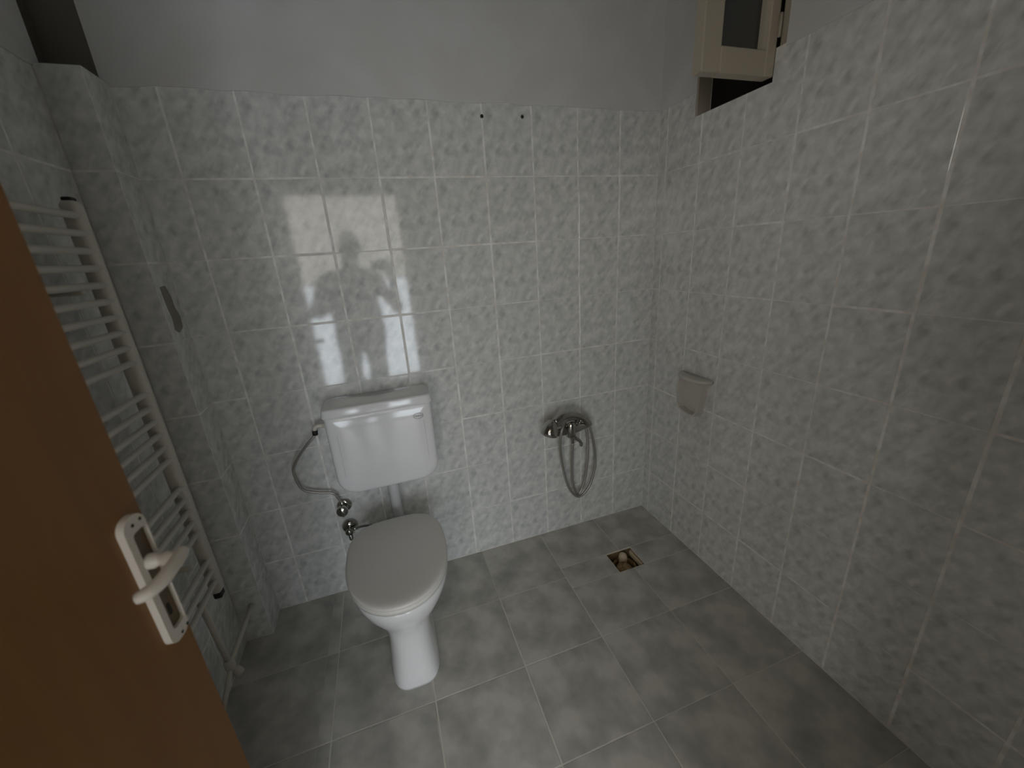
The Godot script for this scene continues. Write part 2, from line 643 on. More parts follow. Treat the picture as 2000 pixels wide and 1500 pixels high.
func build_tiling() -> void:
	var rows := []
	for j in 9:
		rows.append(maxf(0.0, TOP - (8 - j) * ROW))
	rows[0] = 0.001
	# back wall: joints counted from the right corner
	var xs := [0.0]
	for i in 9:
		xs.append(-(0.1981 + i * COL))
	xs.append(-1.91)
	xs.reverse()
	tile_field(wall_back, Transform3D.IDENTITY, xs, rows, [], COL)
	# right wall
	var rx := Transform3D(Basis(Vector3(0, 0, 1), Vector3(0, 1, 0), Vector3(-1, 0, 0)), Vector3.ZERO)
	tile_field(wall_right, rx, steps(0.0, ZF, 0.0519, 0.1948), rows, [Rect2(WIN_Z0, WIN_Y0, WIN_Z1 - WIN_Z0, 0.5)], 0.1948)
	# chase: narrow return and narrow front
	var cr := Transform3D(Basis(Vector3(0, 0, -1), Vector3(0, 1, 0), Vector3(1, 0, 0)), Vector3(-1.91, 0, 0))
	tile_field(chase, cr, [-0.125, 0.0], rows, [], COL)
	tile_field(chase, Transform3D(Basis.IDENTITY, Vector3(0, 0, 0.125)), [XL, -1.91], rows, [], COL)
	# left wall
	var lx := Transform3D(Basis(Vector3(0, 0, -1), Vector3(0, 1, 0), Vector3(1, 0, 0)), Vector3(XL, 0, 0))
	var ls := steps(0.125, ZF, 0.19, COL)
	var back := []
	for v in ls:
		back.append(-v)
	back.reverse()
	tile_field(wall_left, lx, back, rows, [], COL)
	# floor
	var fx := Transform3D(Basis(Vector3(1, 0, 0), Vector3(0, 0, -1), Vector3(0, 1, 0)), Vector3.ZERO)
	var cx := [XL, -1.638, -1.302, -0.971, -0.6475, -0.3235, 0.0]
	var rz := [0.0, 0.32, 0.641, 0.957, 1.275, 1.595, 1.92]
	var cells := []
	for i in 6:
		for j in 6:
			if i >= 4 and j < 2:
				continue
			cells.append([cx[i], cx[i + 1], rz[j], rz[j + 1]])
	# shower corner, cut round the drain
	cells.append_array([[-0.6475, -0.3235, 0.0, 0.262], [-0.3235, 0.0, 0.0, 0.262], [-0.6475, -0.4, 0.262, 0.386], [-0.262, 0.0, 0.262, 0.386], [-0.6475, -0.3235, 0.386, 0.641], [-0.3235, 0.0, 0.386, 0.641]])
	for q in cells:
		var wide: float = q[1] - q[0]
		var deep: float = q[3] - q[2]
		var g1: float = [0.0008, 0.0018, 0.0022][rng.randi() % 3]
		var g2: float = [0.0008, 0.0014, 0.002][rng.randi() % 3]
		if q[0] < -1.9 and q[2] < 0.1:
			# the tile in the chase corner is notched round it
			tile_piece(floor_node, fx, Rect2(q[0] + 0.001, -q[3] + g2, wide - g1 - 0.001, deep - 0.126 - g2), Rect2(q[0], -q[3], 0.33, 0.33), m_floor[0], 0.009, 0.0)
			tile_piece(floor_node, fx, Rect2(-1.909, -0.126, wide - g1 - 0.101, 0.125), Rect2(q[0], -q[3], 0.33, 0.33), m_floor[0], 0.009, 0.0)
			continue
		tile_piece(floor_node, fx, Rect2(q[0] + g1, -q[3] + g2, wide - 2.0 * g1, deep - 2.0 * g2), Rect2(q[0], -q[3], 0.33, 0.33), m_floor[rng.randi() % 4], 0.009, 0.0006)
	# dark smear of old dirt on the chase's side
	var pts := PackedVector2Array()
	for p in [[312, 561], [322, 558], [334, 580], [341, 600], [352, 618], [357, 640], [350, 650], [342, 645], [336, 622], [322, 590]]:
		var w := U(p[0], p[1], 0, -1.91)
		pts.append(Vector2(-w.z, w.y))
	var st := S(true)
	extrude(st, pts, 0.0, 0.0009, cr)
	part("dirt_mark", st, mat("old_dirt", c8(146, 142, 133), 0.8), chase)


# ------------------------------------------------------------------ the hall beyond the door, with an unseen window added to light the bathroom
func build_hall() -> void:
	var st: SurfaceTool
	var z0 := ZF + 0.12
	var z1 := 3.2
	var x0 := -4.6
	var x1 := 0.75
	var n := structure("floor_hall")
	st = S(true)
	span(st, Vector3(x0, -0.12, z0), Vector3(x1, 0.0, z1 + 0.15))
	part("slab", st, mat("pale_hall_floor", c8(190, 186, 178), 0.4), n)
	n = structure("ceiling_hall")
	st = S(true)
	span(st, Vector3(x0, HIGH, z0), Vector3(x1, HIGH + 0.1, z1 + 0.15))
	part("slab", st, hall_paint, n)
	n = structure("wall_hall_left")
	st = S(true)
	span(st, Vector3(x0 - 0.1, -0.12, z0 - 0.12), Vector3(x0, HIGH, z1 + 0.15))
	span(st, Vector3(x0, -0.12, z0 - 0.12), Vector3(XL - 0.12, HIGH, z0))
	part("masonry", st, hall_paint, n)
	n = structure("wall_hall_right")
	st = S(true)
	span(st, Vector3(x1, -0.12, z0 - 0.12), Vector3(x1 + 0.1, HIGH, z1 + 0.15))
	span(st, Vector3(0.07, -0.12, z0 - 0.12), Vector3(x1, HIGH, z0))
	part("masonry", st, hall_paint, n)
	n = structure("wall_hall_far")
	st = S(true)
	span(st, Vector3(x0, -0.12, z1), Vector3(x1, 0.1, z1 + 0.15))
	span(st, Vector3(x0, 2.34, z1), Vector3(x1, HIGH, z1 + 0.15))
	span(st, Vector3(x0, 0.1, z1), Vector3(-4.28, 2.34, z1 + 0.15))
	span(st, Vector3(-0.8, 0.1, z1), Vector3(x1, 2.34, z1 + 0.15))
	part("masonry", st, hall_paint, n)
	n = structure("window_2")  # unseen window, added and sized for the light it lets through
	st = S(true)
	for b in [[-4.28, -0.8, 0.1, 0.14], [-4.28, -0.8, 2.28, 2.34], [-4.28, -4.22, 0.14, 2.28], [-0.85, -0.8, 0.14, 2.28], [-2.1, -2.02, 0.14, 2.28]]:
		span(st, Vector3(b[0], b[2], z1 + 0.04), Vector3(b[1], b[3], z1 + 0.1), 0.004)
	part("window_frame", st, plastic, n)
	var glass := mat("clear_glass", Color(1, 1, 1, 0.05), 0.02)
	glass.transparency = BaseMaterial3D.TRANSPARENCY_ALPHA
	for b in [[-4.22, -2.1], [-2.02, -0.85]]:
		st = S(true)
		span(st, Vector3(b[0], 0.14, z1 + 0.066), Vector3(b[1], 2.28, z1 + 0.07))
		part("pane", st, glass, n)
	var blind := mat("added_blind_cloth", c8(226, 216, 198), 0.9)  # invented blind, put where the upper hall light is weaker
	blind.backlight_enabled = true
	blind.backlight = Color(0.5, 0.46, 0.4)
	st = S(true)
	span(st, Vector3(-2.03, 1.27, z1 + 0.02), Vector3(-0.84, 2.28, z1 + 0.022))
	part("added_blind", st, blind, n)


# ------------------------------------------------------------------ door with its handle
const DOOR_EDGE := Vector3(-1.69, 0.0, 0.93)


func build_door() -> void:
	var hinge := Vector3(-1.80, 0.0, 1.76)
	var d := (hinge - DOOR_EDGE).normalized()
	var n := Vector3(d.z, 0.0, -d.x)
	var long := (hinge - DOOR_EDGE).length()
	var door := structure("door_1", "brown wooden door swung open into the bathroom, white handle plate", "door")
	# local axes: x along the leaf from its free edge, y up, z out of the face
	var xf := Transform3D(Basis(d, Vector3.UP, d.cross(Vector3.UP)), DOOR_EDGE)
	var face := 1.0 if xf.basis.z.dot(n) > 0.0 else -1.0
	var st := S(true)
	add_box(st, xf * Vector3(long * 0.5, 0.99, -0.02 * face), Vector3(long, 1.96, 0.04), 0.003, xf.basis)
	part("leaf", st, wood, door)
	# the frame in the wall opening
	st = S(true)
	span(st, Vector3(-1.86, 0.0, ZF - 0.012), Vector3(-1.82, 1.99, ZF + 0.132), 0.003)
	span(st, Vector3(-1.02, 0.0, ZF - 0.012), Vector3(-0.98, 1.99, ZF + 0.132), 0.003)
	span(st, Vector3(-1.82, 1.95, ZF - 0.012), Vector3(-1.02, 1.99, ZF + 0.132), 0.003)
	part("door_frame", st, wood, door)
	# long handle plate: raised rim round a sunk panel whose brown stands for its shade
	var plate := Transform3D(xf.basis if face > 0.0 else Basis(-xf.basis.x, xf.basis.y, -xf.basis.z), xf * Vector3(0.0375, 0.98, 0.0))
	var outer := rounded(0.046, 0.248, [0.018, 0.018, 0.021, 0.021], 7)
	var sx := 1.0 if face > 0.0 else -1.0
	st = S(true)
	var inner := rounded(0.031, 0.196, [0.007, 0.007, 0.007, 0.007], 4)
	var shift := PackedVector2Array()
	for p in inner:
		shift.append(p + Vector2(-0.0055 * sx, -0.002))
	# rim as a ring: outer wall, top and inner wall
	ring_plate(st, outer, shift, 0.0, 0.011, plate)
	var pl := part("handle_plate", st, plastic, door)
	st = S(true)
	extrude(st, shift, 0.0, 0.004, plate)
	part("plate_inset", st, mat("shade_brown_panel", c8(104, 88, 66), 0.5), pl)  # shade of the recess put into the colour
	for k in [[0.0135, 0.1105], [-0.0035, 0.109], [0.0185, -0.1155], [0.003, -0.117]]:
		st = S()
		lathe(st, [Vector2(0.0, 0.0), Vector2(0.0028, 0.0), Vector2(0.0028, 0.0006), Vector2(0.0, 0.0008)], 10, along(plate.basis.z, plate * Vector3(-k[0] * sx, k[1], 0.011)))
		part("screw", st, black, pl)
	st = S(true)
	extrude(st, rounded(0.007, 0.024, [0.003, 0.003, 0.0034, 0.0034], 4), 0.004, 0.0048, plate * Transform3D(Basis.IDENTITY, Vector3(-0.006 * sx, -0.066, 0)))
	part("keyhole", st, black, pl)
	# turned neck, then the lever back along the leaf
	var base := plate * Vector3(0.0, 0.038, 0.004)
	st = S()
	lathe(st, [Vector2(0.0, 0.0), Vector2(0.0105, 0.0), Vector2(0.0128, 0.006), Vector2(0.0128, 0.014), Vector2(0.0092, 0.021), Vector2(0.0085, 0.023), Vector2(0.0112, 0.029), Vector2(0.0112, 0.036), Vector2(0.0082, 0.042), Vector2(0.0078, 0.052), Vector2(0.0, 0.053)], 16, along(plate.basis.z, base))
	part("handle_neck", st, plastic, door)
	st = S()
	var out := plate.basis.z
	var path := spline([base + out * 0.046 - d * 0.014, base + out * 0.05, base + out * 0.053 + d * 0.03, base + out * 0.05 + d * 0.05 - Vector3(0, 0.004, 0), base + out * 0.042 + d * 0.068 - Vector3(0, 0.006, 0), base + out * 0.03 + d * 0.074 - Vector3(0, 0.008, 0)], 6)
	var rr := []
	for i in path.size():
		var t := float(i) / (path.size() - 1)
		rr.append(0.0095 + 0.0015 * sin(t * PI) - 0.0015 * maxf(0.0, t - 0.85) / 0.15 if t > 0.03 else 0.006)
	tube(st, path, rr, 12)
	part("lever", st, plastic, door)


func ring_plate(st: SurfaceTool, outer: PackedVector2Array, inner: PackedVector2Array, z0: float, z1: float, xf: Transform3D) -> void:
	st.set_smooth_group(-1)
	var polys := Geometry2D.clip_polygons(outer, inner)
	# outer with a hole: join the two outlines through a slit for triangulation
	var pg := outer.duplicate()
	if polys.size() > 1:
		var hole := inner.duplicate()
		if Geometry2D.is_polygon_clockwise(pg):
			pg.reverse()
		if not Geometry2D.is_polygon_clockwise(hole):
			hole.reverse()
		# nearest pair
		var bi := 0
		var bj := 0
		var best := 1e9
		for i in pg.size():
			for j in hole.size():
				if pg[i].distance_to(hole[j]) < best:
					best = pg[i].distance_to(hole[j])
					bi = i
					bj = j
		var joined := PackedVector2Array()
		for i in pg.size() + 1:
			joined.append(pg[(bi + i) % pg.size()])
		var nudge := (hole[bj] - pg[bi]).orthogonal().normalized() * 1e-5
		for j in hole.size() + 1:
			joined.append(hole[(bj + j) % hole.size()] + (nudge if j == hole.size() else Vector2.ZERO))
		joined[pg.size()] += nudge
		var idx := Geometry2D.triangulate_polygon(joined)
		for i in range(0, idx.size(), 3):
			var a := joined[idx[i]]
			var b := joined[idx[i + 1]]
			var c := joined[idx[i + 2]]
			if (b - a).cross(c - a) < 0.0:
				var s := b
				b = c
				c = s
			tri(st, xf * Vector3(a.x, a.y, z1), xf * Vector3(b.x, b.y, z1), xf * Vector3(c.x, c.y, z1))
		for i in hole.size():
			var a := hole[i]
			var b := hole[(i + 1) % hole.size()]
			quad(st, xf * Vector3(a.x, a.y, z0), xf * Vector3(b.x, b.y, z0), xf * Vector3(b.x, b.y, z1), xf * Vector3(a.x, a.y, z1))
	for i in pg.size():
		var a := pg[i]
		var b := pg[(i + 1) % pg.size()]
		quad(st, xf * Vector3(a.x, a.y, z0), xf * Vector3(b.x, b.y, z0), xf * Vector3(b.x, b.y, z1), xf * Vector3(a.x, a.y, z1))


# ------------------------------------------------------------------ small casement window, swung into the room
func build_window() -> void:
	var w := structure("window_1", "small cream casement window swung open high on the right wall", "window")
	var st := S(true)
	# fixed frame round the opening, with the deep far jamb
	span(st, Vector3(0.0, WIN_Y0, WIN_Z0 - 0.004), Vector3(0.062, WIN_Y1, WIN_Z0 + 0.006), 0.002)
	span(st, Vector3(0.01, TOP, WIN_Z1 + 0.002), Vector3(0.062, WIN_Y1, 0.566), 0.002)
	span(st, Vector3(0.01, WIN_Y1 - 0.035, WIN_Z0 + 0.006), Vector3(0.062, WIN_Y1, WIN_Z1 + 0.002), 0.002)
	span(st, Vector3(0.02, WIN_Y0 - 0.004, WIN_Z0 + 0.006), Vector3(0.062, WIN_Y0 + 0.006, WIN_Z1 + 0.002), 0.001)
	part("window_frame", st, cream, w)
	# sash standing at a right angle to the wall
	var z1 := 0.5316
	var z0 := 0.4916
	var sash := S(true)
	span(sash, Vector3(-0.275, 1.921, z0), Vector3(-0.207, WIN_Y1 - 0.04, z1), 0.003)
	span(sash, Vector3(-0.034, 1.921, z0), Vector3(0.002, WIN_Y1 - 0.04, z1), 0.003)
	span(sash, Vector3(-0.207, 1.921, z0), Vector3(-0.034, 1.988, z1), 0.003)
	span(sash, Vector3(-0.207, WIN_Y1 - 0.1, z0), Vector3(-0.034, WIN_Y1 - 0.04, z1), 0.003)
	var s := part("sash", sash, cream, w)
	var glass := mat("clear_glass", Color(0.4, 0.44, 0.41, 0.03), 0.02)
	glass.transparency = BaseMaterial3D.TRANSPARENCY_ALPHA
	st = S(true)
	span(st, Vector3(-0.207, 1.988, 0.509), Vector3(-0.034, WIN_Y1 - 0.1, 0.513))
	part("pane", st, glass, s)
	for y in [2.02, 2.3]:
		st = S()
		tube(st, [Vector3(0.001, y, z1 + 0.004), Vector3(0.001, y + 0.06, z1 + 0.004)], 0.005, 8)
		part("hinge", st, cream, w)
	# the unlit air shaft outside
	var sh := structure("wall_air_shaft")
	st = S(true)
	var a0 := Vector3(0.07, -0.1, -0.6)
	var a1 := Vector3(1.3, 5.0, 1.7)
	span(st, Vector3(a1.x, a0.y, a0.z), Vector3(a1.x + 0.05, a1.y, a1.z))
	span(st, Vector3(a0.x, a0.y, a0.z - 0.05), Vector3(a1.x + 0.05, a1.y, a0.z))
	span(st, Vector3(a0.x, a0.y, a1.z), Vector3(a1.x + 0.05, a1.y, a1.z + 0.05))
	span(st, Vector3(a0.x, a0.y - 0.05, a0.z), Vector3(a1.x, a0.y, a1.z))
	span(st, Vector3(a0.x, a1.y, a0.z), Vector3(a1.x, a1.y + 0.05, a1.z))
	span(st, Vector3(0.02, HIGH, a0.z), Vector3(a0.x, a1.y, a1.z))
	span(st, Vector3(0.02, a0.y, a0.z), Vector3(a0.x, HIGH, -0.14))
	part("shaft_lining", st, bare, sh)


# ------------------------------------------------------------------ towel radiator on the left wall
func build_radiator() -> void:
	var r := thing("towel_radiator", "white ladder towel radiator on the left wall behind the door", "radiator", Vector3(-1.945, 0.42, 0.31))
	var o := r.position
	var z1 := 0.81
	for z in [0.312, z1]:
		var st := S()
		var ring := []
		for e in [[0.424, 0.6], [0.432, 1.0], [1.63, 1.0], [1.64, 0.7]]:
			var pr := PackedVector3Array()
			for p in rounded(0.034, 0.044, [0.012, 0.012, 0.012, 0.012], 4):
				pr.append(Vector3(-1.945 + p.x * e[1], e[0], z + p.y * e[1]) - o)
			ring.append(pr)
		loft(st, ring)
		part("collector", st, enamel, r)
		st = S(true)
		add_box(st, Vector3(-1.945, 0.413, z) - o, Vector3(0.024, 0.024, 0.032), 0.004)
		part("end_plug", st, black, r)
		st = S(true)
		add_box(st, Vector3(-1.945, 1.644, z) - o, Vector3(0.02, 0.01, 0.026), 0.003)
		part("end_plug", st, black, r)
	var ys := []
	for g in [[1.606, 10], [1.14, 6], [0.835, 5], [0.56, 3]]:
		for k in g[1]:
			ys.append(g[0] - k * 0.0415)
	for y in ys:
		var st := S()
		tube(st, [Vector3(-1.936, y, 0.318) - o, Vector3(-1.936, y, z1 - 0.006) - o], 0.0088, 10)
		part("bar", st, enamel, r)
	for e in [[1.43, 0.4], [1.43, 0.72], [0.6, 0.4], [0.6, 0.72]]:
		var st := S()
		tube(st, [Vector3(XL + 0.001, e[0], e[1]) - o, Vector3(-1.94, e[0], e[1]) - o], 0.009, 8)
		part("bracket", st, enamel, r)
	# feed pipe and valve under it
	var st2 := S()
	tube(st2, [Vector3(-1.95, 0.47, 0.413) - o, Vector3(-1.95, 0.19, 0.39) - o], 0.0095, 10)
	part("riser", st2, enamel, r)
	st2 = S()
	tube(st2, [Vector3(-1.95, 0.175, 0.385) - o, Vector3(-1.95, 0.172, 0.126) - o], 0.009, 10)
	part("feed_pipe", st2, enamel, r)
	st2 = S()
	lathe(st2, [Vector2(0, -0.02), Vector2(0.013, -0.02), Vector2(0.016, -0.012), Vector2(0.016, 0.016), Vector2(0.012, 0.024), Vector2(0, 0.024)], 12, along(Vector3.UP, Vector3(-1.95, 0.175, 0.39) - o))
	var v := part("valve_body", st2, enamel, r)
	st2 = S()
	lathe(st2, [Vector2(0, 0), Vector2(0.008, 0), Vector2(0.009, 0.012), Vector2(0.014, 0.014), Vector2(0.0155, 0.03), Vector2(0.013, 0.042), Vector2(0, 0.045)], 12, along(Vector3(0.35, -0.75, 0.0), Vector3(-1.947, 0.165, 0.39) - o))
	part("valve_knob", st2, enamel, v)
	st2 = S()
	tube(st2, [Vector3(-1.95, 0.165, 0.395) - o, Vector3(-1.955, 0.13, 0.44) - o, Vector3(-1.96, 0.1, 0.49) - o], 0.009, 8)
	part("tail_pipe", st2, enamel, v)


# ------------------------------------------------------------------ cistern
func build_cistern() -> void:
	var c := thing("toilet_cistern", "white plastic toilet cistern hung on the tiled back wall", "cistern", Vector3(-1.338, 0.57, 0.0))
	var o := c.position
	# body: lofted front to back with softly rounded front edges
	var shape := func(inset: float, z: float, drop: float) -> PackedVector3Array:
		var pr := PackedVector3Array()
		var h := 0.345
		for p in rounded(0.402 - 2.0 * inset, h - 2.0 * inset, [0.075 - inset * 0.5, 0.075 - inset * 0.5, 0.012, 0.012], 9):
			pr.append(Vector3(p.x, p.y + 0.5 * h + drop, z))
		return pr
	var st := S()
	loft(st, [shape.call(0.006, 0.002, 0.004), shape.call(0.003, 0.02, 0.002), shape.call(0.0, 0.11, 0.0), shape.call(0.0015, 0.128, 0.0), shape.call(0.006, 0.138, 0.0), shape.call(0.014, 0.1435, 0.0), shape.call(0.026, 0.146, 0.0), shape.call(0.06, 0.1475, 0.0)])
	part("tank", st, ceramic, c)
	# shallow moulded lines down both sides of the front
	for sgn in [-1.0, 1.0]:
		st = S()
		tube(st, spline([Vector3(sgn * 0.163, 0.27, 0.1455), Vector3(sgn * 0.163, 0.16, 0.1455), Vector3(sgn * 0.163, 0.09, 0.1455)], 4), 0.0013, 6)
		part("moulded_line", st, mat("moulded_line_plastic", c8(205, 205, 206), 0.3), c)
	# lid with a rounded lip
	st = S()
	var lid := []
	for e in [[0.338, 0.004, 0.148], [0.340, 0.001, 0.152], [0.346, 0.0, 0.1535], [0.356, 0.002, 0.1515], [0.368, 0.003, 0.1505], [0.3725, 0.0045, 0.149], [0.3752, 0.0085, 0.145], [0.3758, 0.016, 0.138]]:
		var pr := PackedVector3Array()
		for p in rounded(0.412 - 2.0 * e[1], 0.152, [0.006, 0.006, 0.022, 0.022], 6):
			pr.append(Vector3(p.x, e[0], (p.y + 0.076) / 0.152 * (e[2] - 0.003) + 0.003))
		lid.append(pr)
	loft(st, lid)
	part("lid", st, ceramic, c)
	# maker's oval on the front
	var b := U(817, 812, 2, 0.1475) - o
	var badge := Transform3D(Basis(Vector3(0, 0, 1), 0.0), Vector3(b.x, b.y, 0.1472))
	st = S()
	var rg := []
	for k in 37:
		var t := TAU * k / 36.0
		rg.append(badge * Vector3(cos(t) * 0.0195, sin(t) * 0.0115, 0.0004))
	tube(st, rg, 0.0007, 5, false)
	var ink := mat("badge_ink", c8(70, 70, 72), 0.4)
	var bd := part("maker_badge", st, ink, c)
	var tm := TextMesh.new()
	var f := SystemFont.new()
	f.font_names = PackedStringArray(["Droid Serif"])
	tm.font = f
	tm.text = "visam"
	tm.font_size = 24
	tm.pixel_size = 0.0005
	tm.depth = 0.0006
	tm.material = ink
	var tmi := MeshInstance3D.new()
	tmi.name = "lettering"
	tmi.mesh = tm
	tmi.transform = badge * Transform3D(Basis(Vector3(1, 0, 0), Vector3(0.25, 1, 0), Vector3(0, 0, 1)), Vector3(0, 0.0005, 0.0007))
	bd.add_child(tmi)
	# flush pipe
	st = S()
	lathe(st, [Vector2(0.0, -0.205), Vector2(0.0235, -0.205), Vector2(0.0235, -0.02), Vector2(0.029, -0.018), Vector2(0.03, 0.006), Vector2(0.0, 0.007)], 20, Transform3D(Basis.IDENTITY, Vector3(0, 0.0, 0.062)))
	part("flush_pipe", st, ceramic, c)
	# water inlet on the left side
	st = S()
	tube(st, [Vector3(-0.2, 0.285, 0.05), Vector3(-0.222, 0.285, 0.05)], 0.011, 10)
	tube(st, [Vector3(-0.22, 0.285, 0.05), Vector3(-0.24, 0.286, 0.05), Vector3(-0.25, 0.28, 0.05), Vector3(-0.252, 0.268, 0.05)], [0.0085, 0.0085, 0.009, 0.0095], 10)
	part("inlet_elbow", st, plastic, c)
	st = S()
	tube(st, [Vector3(-0.252, 0.27, 0.05), Vector3(-0.254, 0.25, 0.05)], 0.0105, 8)
	part("inlet_nut", st, black, c)


# ------------------------------------------------------------------ toilet
func egg(y: float, hw: float, zf: float, zb: float, zc: float, pf: float, pb: float, n := 44) -> PackedVector3Array:
	var out := PackedVector3Array()
	for k in n:
		var t := TAU * k / n
		var c := cos(t)
		var s := sin(t)
		var p := pf if s >= 0.0 else pb
		var x := hw * signf(c) * pow(absf(c), 2.0 / p)
		var l := (zf - zc) if s >= 0.0 else (zc - zb)
		out.append(Vector3(x, y, zc + l * signf(s) * pow(absf(s), 2.0 / p)))
	return out


func build_toilet() -> void:
	var t := thing("toilet", "white ceramic toilet with closed seat lid below the cistern", "toilet", Vector3(-1.352, 0.0, 0.0))
	var st := S()
	# pedestal and bowl
	loft(st, [egg(0.0, 0.088, 0.572, 0.18, 0.40, 3.6, 3.0), egg(0.012, 0.09, 0.574, 0.18, 0.40, 3.6, 3.0), egg(0.05, 0.085, 0.566, 0.18, 0.40, 3.3, 3.0),
		egg(0.11, 0.08, 0.553, 0.18, 0.40, 3.0, 3.0), egg(0.17, 0.078, 0.543, 0.18, 0.40, 2.8, 3.0), egg(0.21, 0.084, 0.545, 0.18, 0.40, 2.6, 2.8),
		egg(0.245, 0.102, 0.555, 0.175, 0.39, 2.3, 2.6), egg(0.28, 0.130, 0.574, 0.17, 0.385, 2.2, 2.6), egg(0.32, 0.156, 0.597, 0.168, 0.38, 2.1, 2.6),
		egg(0.36, 0.170, 0.612, 0.166, 0.38, 2.1, 2.6), egg(0.379, 0.172, 0.615, 0.165, 0.38, 2.1, 2.6), egg(0.388, 0.170, 0.612, 0.166, 0.38, 2.1, 2.6), egg(0.391, 0.164, 0.606, 0.17, 0.38, 2.1, 2.6)])
	part("bowl", st, ceramic, t)
	# horn at the back that takes the flush pipe
	st = S()
	tube(st, [Vector3(0.012, 0.345, 0.2), Vector3(0.012, 0.345, 0.08), Vector3(0.012, 0.35, 0.058)], [0.04, 0.036, 0.034], 14)
	part("inlet_horn", st, ceramic, t)
	st = S()
	loft(st, [egg(0.405, 0.168, 0.622, 0.178, 0.385, 2.1, 2.8), egg(0.408, 0.177, 0.632, 0.171, 0.385, 2.1, 2.8), egg(0.422, 0.1785, 0.634, 0.17, 0.385, 2.1, 2.8), egg(0.426, 0.176, 0.631, 0.172, 0.385, 2.1, 2.8)])
	part("seat", st, seat_white, t)
	st = S()
	loft(st, [egg(0.4275, 0.176, 0.631, 0.17, 0.385, 2.1, 3.2), egg(0.43, 0.179, 0.635, 0.168, 0.385, 2.1, 3.2), egg(0.436, 0.179, 0.635, 0.168, 0.385, 2.1, 3.2), egg(0.4405, 0.176, 0.631, 0.17, 0.385, 2.1, 3.2),
		egg(0.4435, 0.169, 0.624, 0.175, 0.385, 2.1, 3.2), egg(0.4455, 0.156, 0.61, 0.186, 0.385, 2.1, 3.2), egg(0.4465, 0.12, 0.56, 0.22, 0.385, 2.1, 3.0)])
	part("lid", st, seat_white, t)
	for p in [Vector3(-0.14, 0.398, 0.44), Vector3(0.14, 0.398, 0.44), Vector3(-0.1, 0.398, 0.22), Vector3(0.1, 0.398, 0.22)]:
		st = S(true)
		add_box(st, p, Vector3(0.022, 0.016, 0.03), 0.003)
		part("seat_buffer", st, seat_white, t)
	# fixing holes near the foot
	for sgn in [-1.0, 1.0]:
		st = S()
		lathe(st, [Vector2(0, 0), Vector2(0.008, 0), Vector2(0.008, 0.004), Vector2(0, 0.005)], 12, along(Vector3(sgn, 0, 0), Vector3(sgn * 0.0795, 0.1, 0.33)))
		part("fixing_cap", st, black, t)


